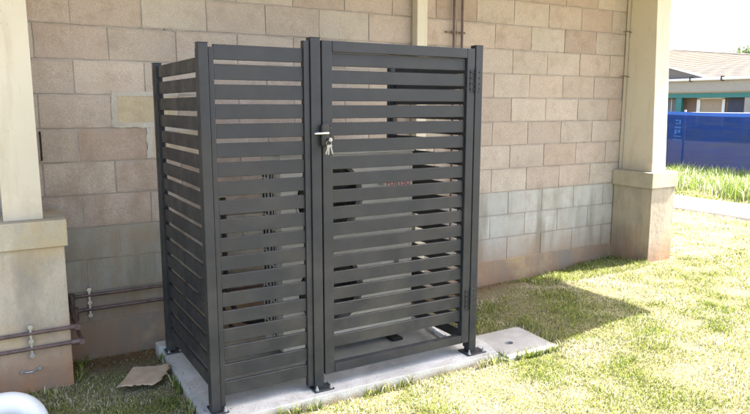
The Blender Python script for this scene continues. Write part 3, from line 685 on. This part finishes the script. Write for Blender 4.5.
# ------------------------------------------------------------------ blue mesh fence
m, t_, b = mat('blue_shade_cloth', (.02, .07, .30), .75, spec=.2); g = N(t_)
c = g.mix(g.ramp(g.noise(1.2, 4), (.35, .7, 0, 1)), (.005, .028, .150), (.008, .042, .21))
c = g.mix(g.ramp(g.noise(3.5, 4, .6, stretch=(1, .35, 4)), (.42, .62, 0, .7)), c, (.030, .052, .13)); c = g.mix(g.ramp(g.noise(14, 3, stretch=(1, 1, 6)), (.5, .7, 0, .4)), c, (.015, .06, .25)); g.l(c, b.inputs['Base Color'])
tp = g.n('ShaderNodeBsdfTransparent'); mx = g.n('ShaderNodeMixShader'); mx.inputs[0].default_value = .03
g.l(b.outputs[0], mx.inputs[1]); g.l(tp.outputs[0], mx.inputs[2]); g.l(mx.outputs[0], t_.nodes['Material Output'].inputs['Surface']); M_CLOTH = m
M_BHEM = mat('blue_hem', (.03, .12, .48), .7)[0]; M_BMARK = mat('light_blue_print', (.022, .10, .34), .7)[0]
fx = 13.0
fe = thing('mesh_fence', (fx, 4, 0), 'temporary fence covered in bright blue shade cloth beyond the lawn', 'fence')
def clothx(y, z): return fx + .03 * np.sin(y * 2.3) + .02 * np.sin(y * 7 + z * 2) + .04 * (vn(y + 20, z + 3, 1.5) - .5)
ys = np.arange(-6, 14.01, .12); zs = np.linspace(-.12, 1.33, 12)
def cloth_me(ys, zs, name, off=0.):
    Y, Z = np.meshgrid(ys, zs, indexing='ij'); X = clothx(Y, Z) + off; Zs = Z + .02 * np.sin(Y * 1.3) * (Z > .5); nx, ny = X.shape
    V = np.stack([X, Y, Zs], -1).reshape(-1, 3) - np.array([fx, 4, 0]); i = np.arange(nx * ny).reshape(nx, ny)
    Fc = np.stack([i[:-1, :-1], i[1:, :-1], i[1:, 1:], i[:-1, 1:]], -1).reshape(-1, 4); me = bpy.data.meshes.new(name); me.from_pydata(V.tolist(), [], Fc.tolist()); me.polygons.foreach_set('use_smooth', [True] * len(me.polygons)); return me
obj('shade_cloth', cloth_me(ys, zs, 'shade_cloth'), M_CLOTH, fe)
hm = obj('top_hem', cloth_me(ys, np.array([1.33, 1.40]), 'top_hem', -.006), M_BHEM, fe)
for yy in np.arange(-4.6, 14, 2.4): obj('post', MB().cyl((fx + .09, yy, -.3), (fx + .09, yy, 1.45), .024, n=10), M_ZINC, fe)
obj('top_rail', MB().cyl((fx + .075, -6, 1.38), (fx + .075, 14, 1.38), .018, n=8), M_ZINC, fe)
# light blue print, an upright block of marks (not legible in the photograph)
for (a, b1, z0, z1) in ((5.00, 5.05, 1.12, 1.22), (5.07, 5.16, 1.19, 1.22), (5.07, 5.14, 1.12, 1.15), (4.98, 5.16, 1.03, 1.07), (4.99, 5.07, .93, 1.0), (5.09, 5.16, .90, 1.0), (4.97, 5.17, .84, .865), (4.95, 5.19, .76, .785)):
    obj('printed_mark', cloth_me(np.linspace(a, b1, 4), np.array([z0, z1]), 'printed_mark', -.012), M_BMARK, fe)

# ------------------------------------------------------------------ distant low building
M_TILE = mat('roof_tile', (.34, .27, .21), .9)[0]
m, t_, b = mat('roof_sheet', rough=.85, spec=.2); g = N(t_); g.l(g.mix(g.ramp(g.noise(.8, 5, .7), (.35, .7, 0, 1)), (.165, .128, .095), (.12, .093, .07)), b.inputs['Base Color']); M_ROOF = m
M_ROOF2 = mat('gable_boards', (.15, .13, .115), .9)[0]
M_GUT = paint('gutter_white', (.70, .68, .64), .5); M_FAS = paint('fascia_grey', (.30, .275, .235), .6); M_TEAL = paint('teal_trim', (.02, .16, .15), .5)
M_BWALL = concrete('brown_brick', (.17, .11, .075), (.23, .155, .11)); M_DOOR = paint('tan_door', (.33, .25, .17), .6); M_DARKO = paint('navy_opening', (.02, .025, .06), .5)
M_WGL = mat('window_glass', (.10, .12, .13), .15)[0]; M_WFR = paint('window_frame', (.45, .46, .46), .5)
bd = thing('low_building', (33, 14, 0), 'low brown building with tan roof and teal trim behind the blue fence', 'building')
bx = 30.0
obj('wall', MB().box(bx, 41.9, 6, 30, -.3, 2.0), M_BWALL, bd)
mb = MB(); nrow = 26; L_ = 8.4
for i in range(nrow):                                   # overlapping roof courses running to a hip, joined: too small to pick apart
    a, b1 = i / nrow, (i + 1) / nrow; xa = bx - .6 + L_ * a; xb = bx - .6 + L_ * b1; za = 2.86 + 2.18 * a; zb = 2.86 + 2.18 * b1; ya = 5.4 + 17.6 * a
    mb.prism([(xa, ya, za + .022), (xb + .03, ya, zb + .006), (xb + .03, ya, zb - .05), (xa, ya, za - .03)], (0, 31 - ya, 0))
rf = obj('roof', mb, M_ROOF, bd)
obj('roof_hip', MB().prism([(bx - .6, 5.4, 2.84), (bx + 7.8, 23, 5.02), (bx + 16, 5.4, 2.84)], (0, 0, -.03)), M_ROOF, bd)
obj('roof_back', MB().prism([(bx + 7.8, 23, 5.02), (bx + 7.8, 31, 5.02), (bx + 16, 31, 2.84), (bx + 16, 5.4, 2.84)], (0, 0, -.03)), M_ROOF, bd)
obj('ridge_cap', MB().cyl((bx + 7.8, 23, 5.04), (bx + 7.8, 31, 5.04), .06, n=8), M_TILE, bd)
obj('hip_cap', MB().cyl((bx - .6, 5.4, 2.88), (bx + 7.8, 23, 5.05), .05, n=8), M_TILE, bd)
# a cross gable whose shaded slope shows as the dark wedge beside the column
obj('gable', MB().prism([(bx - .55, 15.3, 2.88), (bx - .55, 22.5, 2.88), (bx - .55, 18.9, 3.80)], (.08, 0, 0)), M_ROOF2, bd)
obj('gable_roof', MB().prism([(bx - .46, 15.1, 2.89), (bx - .46, 22.7, 2.89), (bx - .46, 18.9, 3.85)], (.5, 0, 0)), M_ROOF, bd)
obj('gable_trim', MB().prism([(bx - .58, 15.15, 2.88), (bx - .58, 18.9, 3.90), (bx - .58, 18.9, 3.865), (bx - .58, 15.32, 2.88)], (.2, 0, 0)).prism([(bx - .58, 22.65, 2.88), (bx - .58, 18.9, 3.90), (bx - .58, 18.9, 3.865), (bx - .58, 22.48, 2.88)], (.2, 0, 0)), M_GUT, bd)
gt = obj('gutter', MB().box(bx - .78, bx - .62, 5.4, 30.7, 2.74, 2.86, .02), M_GUT, bd)
for yy in (14.3, 15.9, 17.4): obj('gutter_bracket', MB().box(bx - .80, bx - .60, yy, yy + .06, 2.70, 2.93), M_BLACK, gt)
obj('fascia', MB().box(bx - .60, bx - .50, 5.4, 30.6, 2.22, 2.84), M_FAS, bd)
obj('soffit', MB().box(bx - .495, bx + .3, 5.4, 30.6, 2.15, 2.218), M_FAS, bd)
obj('teal_beam', MB().box(bx - .45, bx - .30, 5.4, 30.6, 1.93, 2.149), M_TEAL, bd)
dr = obj('door', MB().box(bx - .04, bx - .003, 14.65, 15.75, -.1, 1.86), M_DOOR, bd); obj('door_frame', MB().box(bx - .07, bx - .045, 14.50, 14.64, -.1, 1.9).box(bx - .07, bx - .045, 15.76, 15.95, -.1, 1.9).box(bx - .07, bx - .045, 14.50, 15.95, 1.865, 1.93), M_GUT, dr)
obj('opening', MB().box(bx - .03, bx - .004, 13.5, 14.38, -.1, 1.92), M_DARKO, bd)
obj('teal_post', MB().box(bx - .42, bx - .26, 16.55, 16.85, -.1, 1.925), M_TEAL, bd)
obj('post', MB().box(bx - .42, bx - .30, 13.0, 13.35, -.1, 1.925), M_FAS, bd)
wn = obj('window', MB().box(bx - .05, bx - .003, 17.0, 17.7, .9, 1.88), M_WGL, bd)
obj('window_frame', MB().box(bx - .08, bx - .052, 16.95, 17.02, .88, 1.9).box(bx - .08, bx - .052, 17.32, 17.37, .88, 1.9).box(bx - .08, bx - .052, 17.68, 17.75, .88, 1.9), M_WFR, wn)
obj('low_brick_wall', MB().box(bx - .3, bx - .01, 13.4, 16.5, -.1, .55), M_BWALL, bd)

# ------------------------------------------------------------------ far tree
def tree(x, y, h, r_, n, label):
    t = thing('tree', (x, y, 0), label, 'tree', 'trees behind the low building')
    tr = MB(); tr.tube([(x, y, -.3), (x + .2, y, h * .35), (x - .1, y + .2, h * .75)], [.45, .33, .15], 8)
    for k in range(6):
        a = k * 1.05; tr.tube([(x, y, h * (.3 + .05 * k)), (x + r_ * .5 * math.cos(a), y + r_ * .5 * math.sin(a), h * (.55 + .05 * k))], [.16, .05], 6)
    obj('trunk', tr, M_RUST, t)
    cl = rng.normal(0, 1, (34, 3)); cl /= np.linalg.norm(cl, axis=1)[:, None]; cl = cl * (rng.random(34)[:, None] ** .4) * np.array([r_, r_, h * .27]) + np.array([x, y, h * .70])
    c = cl[rng.integers(0, 34, n)] + rng.normal(0, 1, (n, 3)) * r_ * .17
    a = rng.normal(0, 1, (n, 3)); a /= np.linalg.norm(a, axis=1)[:, None]; b_ = rng.normal(0, 1, (n, 3)); b_ -= (a * b_).sum(1)[:, None] * a; b_ /= np.linalg.norm(b_, axis=1)[:, None]
    s = (.10 + .12 * rng.random(n))[:, None]; V = np.stack([c - a * s, c + b_ * s * .5, c + a * s, c - b_ * s * .5], 1).reshape(-1, 3) - np.array([x, y, 0])
    me = bpy.data.meshes.new('crown'); me.from_pydata(V.tolist(), [], np.arange(n * 4).reshape(n, 4).tolist())
    ca = me.color_attributes.new('col', 'FLOAT_COLOR', 'POINT'); cc = np.ones((n, 4, 4)); cc[:, :, :3] = (np.array([.12, .16, .075])[None] * (.6 + .8 * rng.random(n))[:, None])[:, None]
    ca.data.foreach_set('color', cc.ravel()); me.materials.append(M_LEAF); o = bpy.data.objects.new('crown', me); COL.objects.link(o); o.parent = t
tree(62, 31.2, 7.0, 3.0, 12000, 'grey-green tree crown showing above the roof at the right edge')
tree(66, 26.5, 7.6, 3.6, 9000, 'second tree beyond the roof, further right than the first')

# ------------------------------------------------------------------ litter: dry leaf bits, clippings and crumbs of soil
def litter(name, n, fx_, size, cols, m, label):
    x, y, z = fx_(n); n = len(x); a = rng.random(n) * 6.28; s1 = size * (.4 + 1.2 * rng.random(n) ** 2); asp = .25 + .6 * rng.random(n); tl = rng.normal(0, .25, n)
    u = np.stack([np.cos(a), np.sin(a), tl], 1) * s1[:, None]; v = np.stack([-np.sin(a), np.cos(a), rng.normal(0, .3, n)], 1) * (s1 * asp)[:, None]
    P = np.stack([x, y, z + s1 * .25 + .001], 1); lift = np.stack([np.zeros(n), np.zeros(n), s1 * .35], 1)
    V = np.stack([P - u, P + v * .5 + lift * .2, P + u + lift, P - v * .5], 1).reshape(-1, 3)
    me = bpy.data.meshes.new(name); me.from_pydata(V.tolist(), [], np.arange(n * 4).reshape(n, 4).tolist())
    ca = me.color_attributes.new('col', 'FLOAT_COLOR', 'POINT'); cc = np.ones((n, 4, 4)); cc[:, :, :3] = (np.array(cols)[rng.integers(0, len(cols), n)] * (.6 + .7 * rng.random(n))[:, None])[:, None]
    ca.data.foreach_set('color', cc.ravel()); me.materials.append(m); o = bpy.data.objects.new(name, me); COL.objects.link(o); tag(o, label, kind='stuff')
BRN = [(.20, .13, .07), (.30, .21, .12), (.42, .34, .22), (.13, .09, .05)]
def f_wall(n):
    x = rng.random(n) * 5.2 - .5; y = -.02 - np.abs(rng.normal(0, .22, n)); k = keep_clear(x, y); x, y = x[k], y[k]; return x, y, hgt(x, y)
def f_lawn(n):
    x = rng.random(n) * 7 - .7; y = -3 + rng.random(n) * 3; k = keep_clear(x, y) & (rng.random(n) < vn(x + 4, y + 9, 2.5) ** 2 * 1.6); x, y = x[k], y[k]; return x, y, hgt(x, y) + .010
def f_slab(n):
    e = rng.integers(0, 3, n); t1 = rng.random(n); d = np.abs(rng.normal(0, .035, n))
    x = np.where(e == 0, .36 + 1.75 * t1, np.where(e == 1, .345 + d, 2.13 - d)); y = np.where(e == 0, -1.38 + d, -.4 - .95 * t1); return x, y, np.full(n, .060)
litter('leaf_litter', 9000, f_wall, .0075, BRN, M_LEAF, 'dry leaf crumbs and soil bits along the foot of the wall')
litter('dry_clippings', 16000, f_lawn, .0075, BRN + [(.5, .44, .3)], M_LEAF, 'brown dry clippings scattered in the lawn')
litter('slab_crumbs', 420, f_slab, .0055, BRN + [(.12, .16, .05)], M_LEAF, 'grass clippings and soil crumbs on the edges of the slab')
